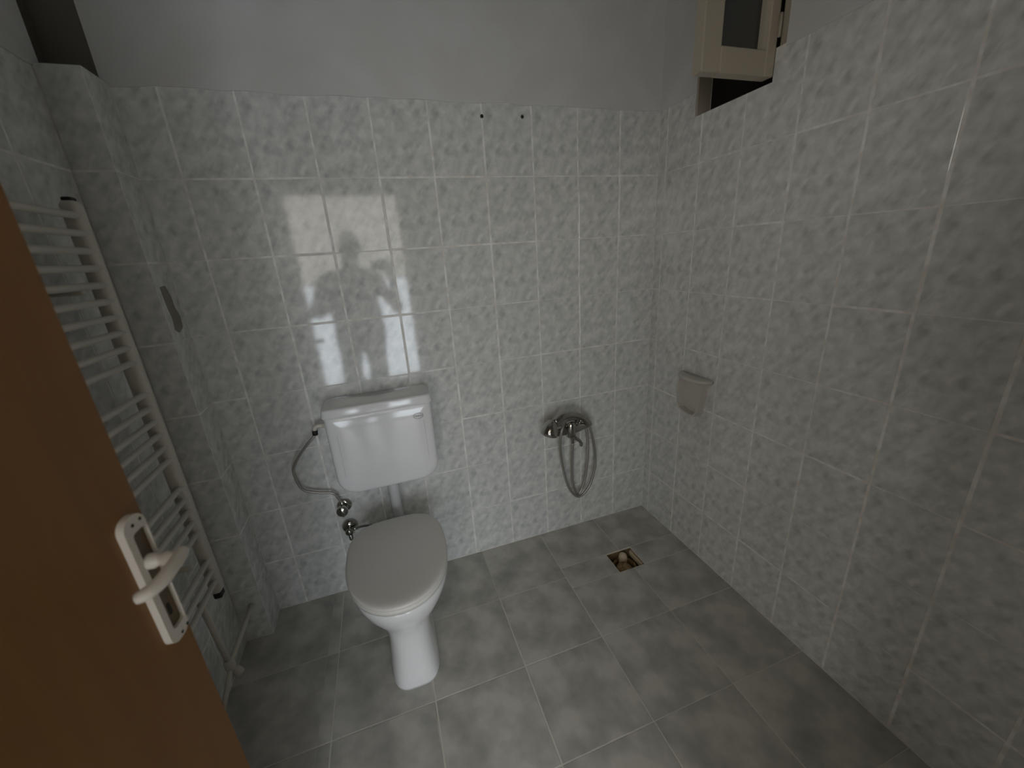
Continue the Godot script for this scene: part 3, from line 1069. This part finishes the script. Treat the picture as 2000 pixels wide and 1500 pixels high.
# ------------------------------------------------------------------ stop valves and hoses
func build_valves() -> void:
	var p := U(672, 993, 2, 0.03)
	var a := thing("stop_valve", "round chrome stop valve on the wall feeding the cistern hose", "valve", Vector3(p.x, p.y, 0.0))
	var st := S()
	lathe(st, [Vector2(0.0, 0.0), Vector2(0.03, 0.0), Vector2(0.031, 0.004), Vector2(0.028, 0.011), Vector2(0.014, 0.014), Vector2(0.0, 0.014)], 24, along(Vector3(0, 0, 1), Vector3.ZERO))
	part("escutcheon", st, chrome, a)
	st = S()
	lathe(st, [Vector2(0.011, 0.012), Vector2(0.011, 0.026), Vector2(0.021, 0.03), Vector2(0.0235, 0.036), Vector2(0.0235, 0.052), Vector2(0.02, 0.056), Vector2(0.0, 0.0565)], 20, along(Vector3(0, 0, 1), Vector3(-0.006, -0.002, 0)))
	part("knob", st, chrome, a)
	st = S()
	tube(st, [Vector3(-0.004, 0.0, 0.022), Vector3(-0.006, 0.034, 0.024)], 0.0075, 10)
	part("outlet", st, chrome, a)
	# grey braided hose up to the cistern
	var h := thing("water_hose", "thin grey braided hose looping between stop valve and cistern", "hose", Vector3(p.x, p.y, 0.0))
	st = S()
	var start := Vector3(p.x - 0.006, p.y + 0.03, 0.024)
	var pts := spline([start, start + Vector3(-0.008, 0.022, 0.004), U(650, 963, 2, 0.03), U(620, 962, 2, 0.03), U(590, 955, 2, 0.035), U(574, 925, 2, 0.04), U(577, 905, 2, 0.045), U(590, 882, 2, 0.05), U(605, 862, 2, 0.052), Vector3(-1.338 - 0.254, 0.57 + 0.251, 0.05)], 7)
	for i in pts.size():
		pts[i] -= h.position
	tube(st, pts, 0.0052, 8)
	part("braid", st, hosemat, h)
	# second valve, with its outlet pipe running behind the toilet
	p = U(683, 1033, 2, 0.03)
	var b := thing("stop_valve", "chrome stop valve with spout beside the toilet lid", "valve", Vector3(p.x, p.y, 0.0))
	st = S()
	lathe(st, [Vector2(0.0, 0.0), Vector2(0.033, 0.0), Vector2(0.034, 0.004), Vector2(0.032, 0.014), Vector2(0.024, 0.022), Vector2(0.012, 0.025), Vector2(0.0, 0.025)], 24, along(Vector3(0, 0, 1), Vector3.ZERO))
	part("escutcheon", st, chrome, b)
	st = S()
	lathe(st, [Vector2(0.012, 0.02), Vector2(0.012, 0.045), Vector2(0.016, 0.048), Vector2(0.016, 0.056), Vector2(0.0, 0.058)], 16, along(Vector3(0, 0, 1), Vector3.ZERO))
	part("valve_body", st, chrome, b)
	st = S()
	lathe(st, [Vector2(0, 0), Vector2(0.0085, 0.0), Vector2(0.0095, 0.01), Vector2(0.0095, 0.028), Vector2(0.006, 0.033), Vector2(0, 0.034)], 14, along(Vector3(0.05, -1, 0.25), Vector3(0.0, -0.014, 0.04)))
	part("spout", st, chrome, b)
	st = S()
	tube(st, [Vector3(0.01, 0.0, 0.036), Vector3(0.034, 0.001, 0.036)], 0.0085, 10)
	tube(st, spline([Vector3(0.03, 0.001, 0.036), Vector3(0.07, 0.004, 0.04), Vector3(0.11, -0.004, 0.055), Vector3(0.14, -0.012, 0.1), Vector3(0.15, -0.016, 0.18)], 5), 0.006, 8)
	part("bidet_pipe", st, chrome, b)
	# a stray drill hole between the two
	var q := U(671, 1008, 2, 0.0)
	var k := thing("drill_hole", "small dark drill hole between the two stop valves", "hole", Vector3(q.x, q.y, 0.0))
	st = S()
	lathe(st, [Vector2(0.0, 0.0002), Vector2(0.0045, 0.0002), Vector2(0.0062, 0.0008), Vector2(0.0068, 0.0), Vector2(0.0068, -0.004)], 14, along(Vector3(0, 0, -1), Vector3.ZERO))
	part("rim", st, plastic, k)
	st = S()
	lathe(st, [Vector2(0.0044, 0.0), Vector2(0.0044, 0.0009), Vector2(0.0, 0.001)], 14, along(Vector3(0, 0, 1), Vector3.ZERO))
	part("bore", st, black, k)


# ------------------------------------------------------------------ shower mixer, hand shower and hose
func build_mixer() -> void:
	var cen := U(1112, 838, 2, 0.065)
	var m := thing("shower_mixer", "chrome shower mixer low on the back wall", "tap", Vector3(cen.x, cen.y, 0.0))
	var st: SurfaceTool
	for dx in [-0.072, 0.078]:
		st = S()
		lathe(st, [Vector2(0, 0), Vector2(0.031, 0.0), Vector2(0.032, 0.004), Vector2(0.026, 0.014), Vector2(0.016, 0.018), Vector2(0.016, 0.055), Vector2(0, 0.055)], 22, along(Vector3(0, 0, 1), Vector3(dx, -0.004, 0.0)))
		part("wall_union", st, chrome, m)
	st = S()
	tube(st, spline([Vector3(-0.098, -0.008, 0.06), Vector3(-0.072, -0.006, 0.06), Vector3(-0.03, 0.0, 0.064), Vector3(0.03, 0.0, 0.064), Vector3(0.078, 0.004, 0.062), Vector3(0.118, 0.008, 0.06)], 4), [0.015, 0.02, 0.022, 0.023, 0.023, 0.023, 0.024, 0.025, 0.026, 0.026, 0.026, 0.025, 0.025, 0.024, 0.023, 0.022, 0.021, 0.02, 0.019, 0.018, 0.015], 14)
	part("body", st, chrome, m)
	st = S()
	lathe(st, [Vector2(0, -0.04), Vector2(0.02, -0.04), Vector2(0.024, -0.034), Vector2(0.0255, 0.0), Vector2(0.026, 0.03), Vector2(0.02, 0.041), Vector2(0.0, 0.044)], 20, along(Vector3(0.02, 1, 0.1), Vector3(0.0, 0.006, 0.078)))
	part("cartridge", st, chrome, m)
	st = S()
	tube(st, spline([Vector3(0.0, -0.02, 0.082), Vector3(0.018, -0.04, 0.09), Vector3(0.036, -0.055, 0.094), Vector3(0.048, -0.074, 0.094), Vector3(0.049, -0.09, 0.09)], 4), [0.012, 0.012, 0.0115, 0.011, 0.0105, 0.01, 0.0095, 0.009, 0.0085, 0.0085, 0.0085, 0.0085, 0.009, 0.0095, 0.0095, 0.009, 0.007], 10)
	part("lever", st, chrome, m)
	st = S()
	lathe(st, [Vector2(0, -0.075), Vector2(0.008, -0.075), Vector2(0.0085, -0.06), Vector2(0.014, -0.04), Vector2(0.017, -0.012), Vector2(0, -0.01)], 16, Transform3D(Basis.IDENTITY, Vector3(0.018, -0.006, 0.062)))
	part("hose_outlet", st, chrome, m)
	st = S()
	tube(st, [Vector3(0.05, 0.01, 0.066), Vector3(0.055, 0.034, 0.074), Vector3(0.056, 0.045, 0.08)], [0.009, 0.008, 0.011], 10)
	part("cradle", st, chrome, m)

	# hand shower laid over the mixer, its head to the left
	var h := thing("hand_shower", "chrome hand shower lying over the mixer, head downwards", "hand shower", Vector3(cen.x, cen.y, 0.0))
	var o := h.position
	var path := spline([U(1084, 824, 2, 0.095) - o, U(1098, 814, 2, 0.092) - o, U(1118, 810, 2, 0.088) - o, U(1138, 816, 2, 0.085) - o, U(1150, 829, 2, 0.082) - o], 5)
	var rr := []
	for i in path.size():
		rr.append(lerpf(0.02, 0.012, float(i) / (path.size() - 1)))
	st = S()
	tube(st, path, rr, 12)
	part("handle", st, chrome, h)
	var hc := U(1075, 838, 2, 0.098) - o
	st = S()
	lathe(st, [Vector2(0.0, -0.034), Vector2(0.034, -0.034), Vector2(0.041, -0.029), Vector2(0.042, -0.014), Vector2(0.038, 0.006), Vector2(0.03, 0.026), Vector2(0.018, 0.042), Vector2(0.0, 0.046)], 24, along(Vector3(0.42, 1.0, -0.12), hc))
	part("head", st, chrome, h)
	st = S()
	lathe(st, [Vector2(0.0, 0.0), Vector2(0.027, 0.0), Vector2(0.028, 0.0025), Vector2(0.0, 0.003)], 24, along(Vector3(-0.42, -1.0, 0.12), hc - Vector3(0.42, 1.0, -0.12).normalized() * 0.0335))
	part("spray_plate", st, mat("dark_spray_plate", c8(60, 60, 60), 0.4), h)

	# hose: two hanging loops
	var s := thing("shower_hose", "steel shower hose hanging in two long loops under the mixer", "hose", Vector3(cen.x, cen.y, 0.0))
	o = s.position
	var z := 0.055
	var raw := [U(1150, 829, 2, 0.082), U(1156, 848, 2, 0.078), U(1162, 885, 2, z), U(1161, 915, 2, z), U(1150, 950, 2, z), U(1130, 970, 2, z), U(1111, 952, 2, z), U(1099, 910, 2, z), U(1094, 868, 2, 0.09), U(1098, 838, 2, 0.1), U(1106, 824, 2, 0.06),
		U(1122, 818, 2, 0.04), U(1138, 824, 2, 0.034), U(1147, 850, 2, 0.04), U(1147, 895, 2, 0.045), U(1141, 940, 2, 0.045), U(1129, 965, 2, 0.045), U(1119, 945, 2, 0.05), U(1117, 905, 2, 0.055), Vector3(cen.x + 0.018, cen.y - 0.078, 0.062)]
	for i in raw.size():
		raw[i] -= o
	st = S()
	tube(st, spline(raw, 7), 0.0068, 9)
	part("hose", st, hosemat, s)


# ------------------------------------------------------------------ soap dish on the right wall
func build_soap_dish() -> void:
	var d := thing("soap_dish", "grey ceramic soap dish set into the right wall's tiles", "soap dish", Vector3(0.0, 0.7, 0.33))
	var o := d.position
	var glazed := mat("soap_dish_glaze", c8(206, 202, 194), 0.2)
	# half-round ledge
	var st := S()
	var rings := []
	for e in [[0.872, 0.8], [0.876, 0.95], [0.884, 1.0], [0.891, 0.97], [0.893, 0.88]]:
		var pr := PackedVector3Array()
		for k in 25:
			var t := PI * k / 24.0
			pr.append(Vector3(-0.06 * e[1] * sin(t) - 0.001, e[0], 0.336 - 0.094 * e[1] * cos(t)) - o)
		rings.append(pr)
	loft(st, rings)
	part("ledge", st, glazed, d)
	# shield-shaped pocket: a raised rim round a sunk panel
	var xf := Transform3D(Basis(Vector3(0, 0, 1), Vector3(0, 1, 0), Vector3(-1, 0, 0)), -o)
	var outer := PackedVector2Array()
	var inner := PackedVector2Array()
	for p in [[0.255, 0.875], [0.252, 0.80], [0.258, 0.745], [0.27, 0.722], [0.30, 0.712], [0.345, 0.708], [0.37, 0.714], [0.385, 0.735], [0.396, 0.79], [0.402, 0.875]]:
		outer.append(Vector2(p[0], p[1]))
	for p in [[0.265, 0.866], [0.262, 0.80], [0.267, 0.748], [0.277, 0.730], [0.303, 0.721], [0.344, 0.717], [0.365, 0.722], [0.377, 0.741], [0.388, 0.792], [0.393, 0.866]]:
		inner.append(Vector2(p[0], p[1]))
	st = S(true)
	ring_plate(st, outer, inner, 0.0, 0.034, xf)
	part("pocket_rim", st, glazed, d)
	st = S(true)
	extrude(st, inner, 0.0005, 0.003, xf)
	part("pocket", st, glazed, d)


# ------------------------------------------------------------------ open floor drain
func build_drain() -> void:
	var d := thing("floor_drain", "open square floor drain with stained plastic trap", "drain", Vector3(-0.331, -0.06, 0.324))
	var stained := mat("stained_trap_plastic", c8(178, 158, 122), 0.55)
	stained.albedo_texture = speckle(14, c8(255, 250, 240), c8(176, 150, 112), 6.0)
	stained.uv1_triplanar = true
	stained.uv1_scale = Vector3(9, 9, 9)
	var st := S(true)
	# pit lining
	span(st, Vector3(-0.069, -0.055, -0.062), Vector3(0.069, -0.05, 0.062))
	span(st, Vector3(-0.069, -0.05, -0.062), Vector3(-0.065, 0.052, 0.062))
	span(st, Vector3(0.065, -0.05, -0.062), Vector3(0.069, 0.052, 0.062))
	span(st, Vector3(-0.065, -0.05, -0.062), Vector3(0.065, 0.052, -0.058))
	span(st, Vector3(-0.065, -0.05, 0.058), Vector3(0.065, 0.052, 0.062))
	part("pit", st, mat("pit_mortar", c8(128, 108, 76), 0.9), d)
	st = S()
	lathe(st, [Vector2(0.056, -0.05), Vector2(0.057, 0.0), Vector2(0.058, 0.018), Vector2(0.055, 0.022), Vector2(0.05, 0.018), Vector2(0.048, 0.0), Vector2(0.047, -0.03)], 32)
	part("trap_collar", st, stained, d)
	st = S()
	lathe(st, [Vector2(0.036, -0.05), Vector2(0.037, 0.022), Vector2(0.033, 0.028), Vector2(0.022, 0.03), Vector2(0.0, 0.031)], 28, Transform3D(Basis.IDENTITY, Vector3(-0.012, 0, 0.014)))
	part("trap_cup", st, stained, d)
	st = S()
	lathe(st, [Vector2(0.02, 0.0), Vector2(0.022, 0.035), Vector2(0.019, 0.05), Vector2(0.011, 0.058), Vector2(0.0, 0.06)], 18, Transform3D(Basis.IDENTITY, Vector3(0.012, 0, -0.036)))
	part("mortar_lump", st, mat("pale_mortar", c8(205, 188, 160), 0.8), d)
	st = S(true)
	add_box(st, Vector3(0.058, 0.045, 0.005), Vector3(0.012, 0.026, 0.1), 0.003)
	part("mortar_edge", st, mat("pale_mortar", c8(190, 172, 142), 0.8), d)


# ------------------------------------------------------------------ wall plugs
func build_wall_plugs() -> void:
	for e in [[941, 227, "dark wall plug high on the back wall, on a tile joint"], [1020, 228, "dark wall plug high on the back wall, inside a tile"]]:
		var p := U(e[0], e[1], 2, 0.0)
		var w := thing("wall_plug", e[2], "wall plug", Vector3(p.x, p.y, 0.0), "wall plugs left in the back wall")
		var st := S()
		lathe(st, [Vector2(0.0062, -0.004), Vector2(0.0066, 0.0012), Vector2(0.0055, 0.0018), Vector2(0.0032, 0.0014), Vector2(0.003, -0.003)], 14, along(Vector3(0, 0, 1), Vector3.ZERO))
		part("collar", st, mat("dark_plug_plastic", c8(52, 50, 46), 0.6), w)
		st = S()
		lathe(st, [Vector2(0.0032, -0.003), Vector2(0.0032, 0.0004), Vector2(0.0, 0.0005)], 12, along(Vector3(0, 0, 1), Vector3.ZERO))
		part("bore", st, black, w)


# ------------------------------------------------------------------ phone that takes the picture
func build_phone() -> void:
	var f := Transform3D(Basis(AX, AY, AZ).orthonormalized(), EYE)
	var ph := thing("phone", "dark phone held sideways in the person's raised hand", "phone", EYE)
	ph.transform = f
	var st := S(true)
	var body := rounded(0.158, 0.078, [0.01, 0.01, 0.01, 0.01], 5)
	extrude(st, body, 0.006, 0.014, Transform3D(Basis.IDENTITY, Vector3(0.058, -0.027, 0)))
	part("case", st, mat("dark_phone_case", c8(38, 38, 42), 0.4), ph)
	st = S()
	lathe(st, [Vector2(0.0, 0.0), Vector2(0.007, 0.0), Vector2(0.007, 0.003), Vector2(0.0, 0.0032)], 16, along(Vector3(0, 0, -1), Vector3(0, 0, 0.0065)))
	part("lens_ring", st, black, ph)
	st = S()
	lathe(st, [Vector2(0.0, 0.0), Vector2(0.006, 0.0), Vector2(0.006, 0.002), Vector2(0.0, 0.0022)], 16, along(Vector3(0, 0, -1), Vector3(0.0, -0.02, 0.0065)))
	part("second_lens", st, black, ph)


# ------------------------------------------------------------------ the person in the doorway (seen mirrored in the tiles)
var f_lo: Vector3
var f_cell: float
var f_n: Vector3i
var f_val: PackedFloat32Array
var f_bones: Array


func field(lo: Vector3, hi: Vector3, cell: float) -> void:
	f_lo = lo
	f_cell = cell
	f_n = Vector3i(((hi - lo) / cell).ceil()) + Vector3i.ONE
	f_val = PackedFloat32Array()
	f_val.resize(f_n.x * f_n.y * f_n.z)
	f_bones = []


# tapered capsule, joined softly to what is there (soft = width of the blend)
func bone(a: Vector3, b: Vector3, ra: float, rb: float, col: Color, soft := 0.02, squash := Vector3.ONE) -> void:
	f_bones.append([a, b, ra, rb, col])
	var r := maxf(ra, rb) + soft * 4.0
	var mx := maxf(squash.x, maxf(squash.y, squash.z))
	var lo := Vector3i(((a.min(b) - Vector3.ONE * r * mx - f_lo) / f_cell).floor()).clamp(Vector3i.ZERO, f_n - Vector3i.ONE)
	var hi := Vector3i(((a.max(b) + Vector3.ONE * r * mx - f_lo) / f_cell).ceil()).clamp(Vector3i.ZERO, f_n - Vector3i.ONE)
	var ab := b - a
	var inv := 1.0 / maxf(ab.length_squared(), 1e-9)
	var k := 1.0 / soft
	for z in range(lo.z, hi.z + 1):
		for y in range(lo.y, hi.y + 1):
			var at := (z * f_n.y + y) * f_n.x
			for x in range(lo.x, hi.x + 1):
				var p := f_lo + Vector3(x, y, z) * f_cell
				var t := clampf((p - a).dot(ab) * inv, 0.0, 1.0)
				var q := (p - a - ab * t) / squash
				f_val[at + x] += exp(minf(k * (lerpf(ra, rb, t) - q.length()), 12.0))


func net(st: SurfaceTool) -> void:
	var nx := f_n.x
	var nxy := f_n.x * f_n.y
	var where := {}
	var verts := []
	for z in f_n.z - 1:
		for y in f_n.y - 1:
			for x in nx - 1:
				var i := z * nxy + y * nx + x
				var m := 0
				var vals := [f_val[i], f_val[i + 1], f_val[i + nx], f_val[i + nx + 1], f_val[i + nxy], f_val[i + nxy + 1], f_val[i + nxy + nx], f_val[i + nxy + nx + 1]]
				for k in 8:
					if vals[k] > 1.0:
						m |= 1 << k
				if m == 0 or m == 255:
					continue
				var sum := Vector3.ZERO
				var cnt := 0
				for e in [[0, 1], [2, 3], [4, 5], [6, 7], [0, 2], [1, 3], [4, 6], [5, 7], [0, 4], [1, 5], [2, 6], [3, 7]]:
					if ((m >> e[0]) & 1) != ((m >> e[1]) & 1):
						var va := log(maxf(vals[e[0]], 1e-9))
						var vb := log(maxf(vals[e[1]], 1e-9))
						var t: float = clampf(va / (va - vb), 0.0, 1.0)
						var pa := Vector3(e[0] & 1, (e[0] >> 1) & 1, e[0] >> 2)
						var pb := Vector3(e[1] & 1, (e[1] >> 1) & 1, e[1] >> 2)
						sum += pa.lerp(pb, t)
						cnt += 1
				where[i] = verts.size()
				verts.append(f_lo + (Vector3(x, y, z) + sum / cnt) * f_cell)
	var cols := []
	for v: Vector3 in verts:
		var best := 1e9
		var c := Color.WHITE
		for b in f_bones:
			var a: Vector3 = b[0]
			var ab: Vector3 = b[1] - a
			var t := clampf((v - a).dot(ab) / maxf(ab.length_squared(), 1e-9), 0.0, 1.0)
			var d: float = (v - a - ab * t).length() - lerpf(b[2], b[3], t)
			if d < best:
				best = d
				c = b[4]
		cols.append(c)
	st.set_smooth_group(0)
	var emit := func(q: Array, flip: bool) -> void:
		var o: Array = [0, 1, 2, 0, 2, 3] if flip else [0, 2, 1, 0, 3, 2]
		for k in o:
			st.set_color(cols[q[k]])
			st.add_vertex(verts[q[k]])
	for z in range(1, f_n.z - 1):
		for y in range(1, f_n.y - 1):
			for x in range(1, nx - 1):
				var i := z * nxy + y * nx + x
				var s0 := f_val[i] > 1.0
				if s0 != (f_val[i + 1] > 1.0):
					emit.call([where[i - nx - nxy], where[i - nxy], where[i], where[i - nx]], not s0)
				if s0 != (f_val[i + nx] > 1.0):
					emit.call([where[i - nxy - 1], where[i - 1], where[i], where[i - nxy]], not s0)
				if s0 != (f_val[i + nxy] > 1.0):
					emit.call([where[i - 1 - nx], where[i - nx], where[i], where[i - 1]], not s0)


func build_person() -> void:
	var p := thing("person", "person in dark clothes standing in the doorway, raising a phone", "person", Vector3(-1.47, 0.0, 2.03))
	var o := p.position
	var skin := Color(0.36, 0.21, 0.14)
	var shirt := Color(0.022, 0.022, 0.026)
	var trouser := Color(0.018, 0.019, 0.024)
	var shoe := Color(0.012, 0.012, 0.012)
	field(Vector3(-0.5, -0.03, -0.52), Vector3(0.46, 1.76, 0.28), 0.0165)
	# torso
	bone(Vector3(0, 0.90, 0.01), Vector3(0.0, 1.04, 0.0), 0.148, 0.142, trouser, 0.022, Vector3(1.32, 1, 0.8))
	bone(Vector3(0, 1.02, 0.0), Vector3(0.0, 1.24, 0.0), 0.145, 0.152, shirt, 0.022, Vector3(1.24, 1, 0.8))
	bone(Vector3(-0.13, 1.325, 0.0), Vector3(0.11, 1.325, 0.0), 0.078, 0.078, shirt, 0.022)
	bone(Vector3(0.01, 1.36, 0.0), Vector3(0.02, 1.47, -0.02), 0.058, 0.05, skin, 0.016)
	# head (finer shape added below), face towards the bathroom
	bone(Vector3(0.03, 1.585, 0.0), Vector3(0.03, 1.6, -0.005), 0.088, 0.088, skin, 0.012, Vector3(0.9, 1.14, 1.02))
	bone(Vector3(0.028, 1.52, -0.03), Vector3(0.028, 1.495, -0.052), 0.056, 0.042, skin, 0.014)
	# legs
	bone(Vector3(-0.105, 0.86, 0.0), Vector3(-0.13, 0.47, -0.02), 0.1, 0.078, trouser, 0.018)
	bone(Vector3(-0.13, 0.47, -0.02), Vector3(-0.14, 0.1, 0.03), 0.076, 0.06, trouser, 0.016)
	bone(Vector3(0.1, 0.86, 0.0), Vector3(0.095, 0.47, -0.02), 0.1, 0.074, trouser, 0.018)
	bone(Vector3(0.095, 0.47, -0.02), Vector3(0.09, 0.1, 0.03), 0.072, 0.058, trouser, 0.016)
	for x in [-0.14, 0.09]:
		bone(Vector3(x, 0.05, 0.05), Vector3(x * 1.05, 0.035, -0.13), 0.046, 0.038, shoe, 0.012)
	# right arm, raised with the phone
	var ph := Transform3D(Basis(AX, AY, AZ).orthonormalized(), EYE)
	var grip := ph * Vector3(0.13, -0.05, 0.03) - o
	var elbow_r := Vector3(0.34, 1.07, -0.13)
	bone(Vector3(0.15, 1.325, 0.0), Vector3(0.205, 1.28, -0.03), 0.07, 0.056, shirt, 0.018)
	bone(Vector3(0.205, 1.28, -0.03), elbow_r, 0.052, 0.04, shirt, 0.016)
	bone(elbow_r, grip + Vector3(0.012, -0.07, 0.05), 0.038, 0.025, skin, 0.014)
	# left arm, hand resting on the open door
	var elbow_l := Vector3(-0.295, 1.1, 0.0)
	var hand_l := Vector3(-0.285, 1.13, -0.37)
	bone(Vector3(-0.17, 1.325, 0.0), Vector3(-0.225, 1.27, 0.0), 0.07, 0.06, shirt, 0.018)
	bone(Vector3(-0.225, 1.27, 0.0), elbow_l, 0.064, 0.058, shirt, 0.016)
	bone(elbow_l, hand_l + Vector3(0.006, 0.0, 0.07), 0.056, 0.03, skin, 0.014)
	var st := S()
	net(st)
	# head at finer cells: brow, nose, chin, ears, lips
	field(Vector3(-0.09, 1.43, -0.16), Vector3(0.15, 1.71, 0.13), 0.0055)
	var hx := 0.03
	bone(Vector3(hx, 1.592, 0.01), Vector3(hx, 1.605, 0.012), 0.09, 0.088, skin, 0.008, Vector3(0.88, 1.14, 1.06))
	bone(Vector3(hx, 1.56, -0.04), Vector3(hx, 1.505, -0.055), 0.05, 0.032, skin, 0.01)
	bone(Vector3(hx, 1.585, -0.088), Vector3(hx, 1.552, -0.104), 0.008, 0.0125, skin, 0.004)
	bone(Vector3(hx - 0.018, 1.523, -0.084), Vector3(hx + 0.018, 1.523, -0.084), 0.0085, 0.0085, Color(0.3, 0.13, 0.1), 0.004)
	for sgn in [-1.0, 1.0]:
		bone(Vector3(hx + sgn * 0.082, 1.59, 0.018), Vector3(hx + sgn * 0.08, 1.555, 0.01), 0.014, 0.01, skin, 0.004)
		bone(Vector3(hx + sgn * 0.016, 1.606, -0.08), Vector3(hx + sgn * 0.046, 1.606, -0.068), 0.0095, 0.009, skin, 0.004)
		bone(Vector3(hx + sgn * 0.032, 1.592, -0.072), Vector3(hx + sgn * 0.032, 1.592, -0.074), 0.011, 0.011, Color(0.09, 0.07, 0.06), 0.003)
	net(st)
	# right hand round the end of the phone
	hand(st, ph, Vector3(0.128, -0.058, 0.032), o, grip, skin)
	# left hand flat against the door
	field(hand_l + Vector3(-0.08, -0.08, -0.14), hand_l + Vector3(0.07, 0.08, 0.12), 0.004)
	bone(hand_l + Vector3(0.004, 0, 0.06), hand_l + Vector3(-0.004, 0.012, -0.02), 0.026, 0.022, skin, 0.008)
	bone(hand_l + Vector3(0.004, -0.01, 0.05), hand_l + Vector3(-0.004, -0.02, -0.01), 0.024, 0.02, skin, 0.008)
	for k in 4:
		var y := 0.028 - 0.02 * k
		var l: float = [0.064, 0.074, 0.068, 0.052][k]
		var a := hand_l + Vector3(-0.008, y, -0.03)
		var b := a + Vector3(-0.002, 0.002 - 0.001 * k, -l * 0.5)
		bone(a, b, 0.0095, 0.0085, skin, 0.003)
		bone(b, b + Vector3(-0.008, 0, -l * 0.5), 0.0085, 0.007, skin, 0.003)
	bone(hand_l + Vector3(0, 0.025, 0.03), hand_l + Vector3(0.004, 0.056, 0.0), 0.012, 0.0095, skin, 0.004)
	bone(hand_l + Vector3(0.004, 0.056, 0.0), hand_l + Vector3(0.0, 0.066, -0.024), 0.0095, 0.008, skin, 0.003)
	net(st)
	var cloth := mat("person_skin_and_cloth", Color.WHITE, 0.8)
	cloth.vertex_color_use_as_albedo = true
	part("body", st, cloth, p)
	# short hair as a cap over the skull
	field(Vector3(-0.1, 1.52, -0.13), Vector3(0.16, 1.74, 0.14), 0.008)
	bone(Vector3(hx, 1.612, 0.024), Vector3(hx, 1.63, 0.02), 0.092, 0.086, Color.BLACK, 0.008, Vector3(0.92, 1.0, 1.0))
	bone(Vector3(hx - 0.04, 1.668, -0.045), Vector3(hx + 0.05, 1.668, -0.04), 0.026, 0.024, Color.BLACK, 0.01)
	st = S()
	net(st)
	part("hair", st, mat("dark_hair", c8(34, 28, 24), 0.7), p)


func hand(st: SurfaceTool, ph: Transform3D, palm: Vector3, o: Vector3, wrist: Vector3, skin: Color) -> void:
	var L := func(v: Vector3) -> Vector3: return ph * v - o
	var c: Vector3 = L.call(palm)
	field(c - Vector3.ONE * 0.12, c + Vector3.ONE * 0.12, 0.0045)
	# palm behind the right end of the phone
	bone(wrist + Vector3(0.01, -0.07, 0.05), L.call(Vector3(0.138, -0.075, 0.036)), 0.028, 0.026, skin, 0.008)
	bone(L.call(Vector3(0.142, -0.085, 0.034)), L.call(Vector3(0.146, -0.04, 0.03)), 0.022, 0.02, skin, 0.008)
	# four fingers round the right edge to the front
	for k in 4:
		var y: float = -0.008 - 0.018 * k
		var a: Vector3 = L.call(Vector3(0.15, y - 0.012, 0.03))
		var b: Vector3 = L.call(Vector3(0.152, y, 0.006))
		var e: Vector3 = L.call(Vector3(0.132 - 0.003 * absf(k - 1.5), y + 0.002, -0.003))
		bone(a, b, 0.0095, 0.0088, skin, 0.003)
		bone(b, e, 0.0085, 0.0072, skin, 0.003)
	# thumb along the back of the phone
	bone(L.call(Vector3(0.134, -0.075, 0.034)), L.call(Vector3(0.118, -0.052, 0.028)), 0.013, 0.011, skin, 0.004)
	bone(L.call(Vector3(0.118, -0.052, 0.028)), L.call(Vector3(0.098, -0.038, 0.022)), 0.01, 0.008, skin, 0.003)
	net(st)
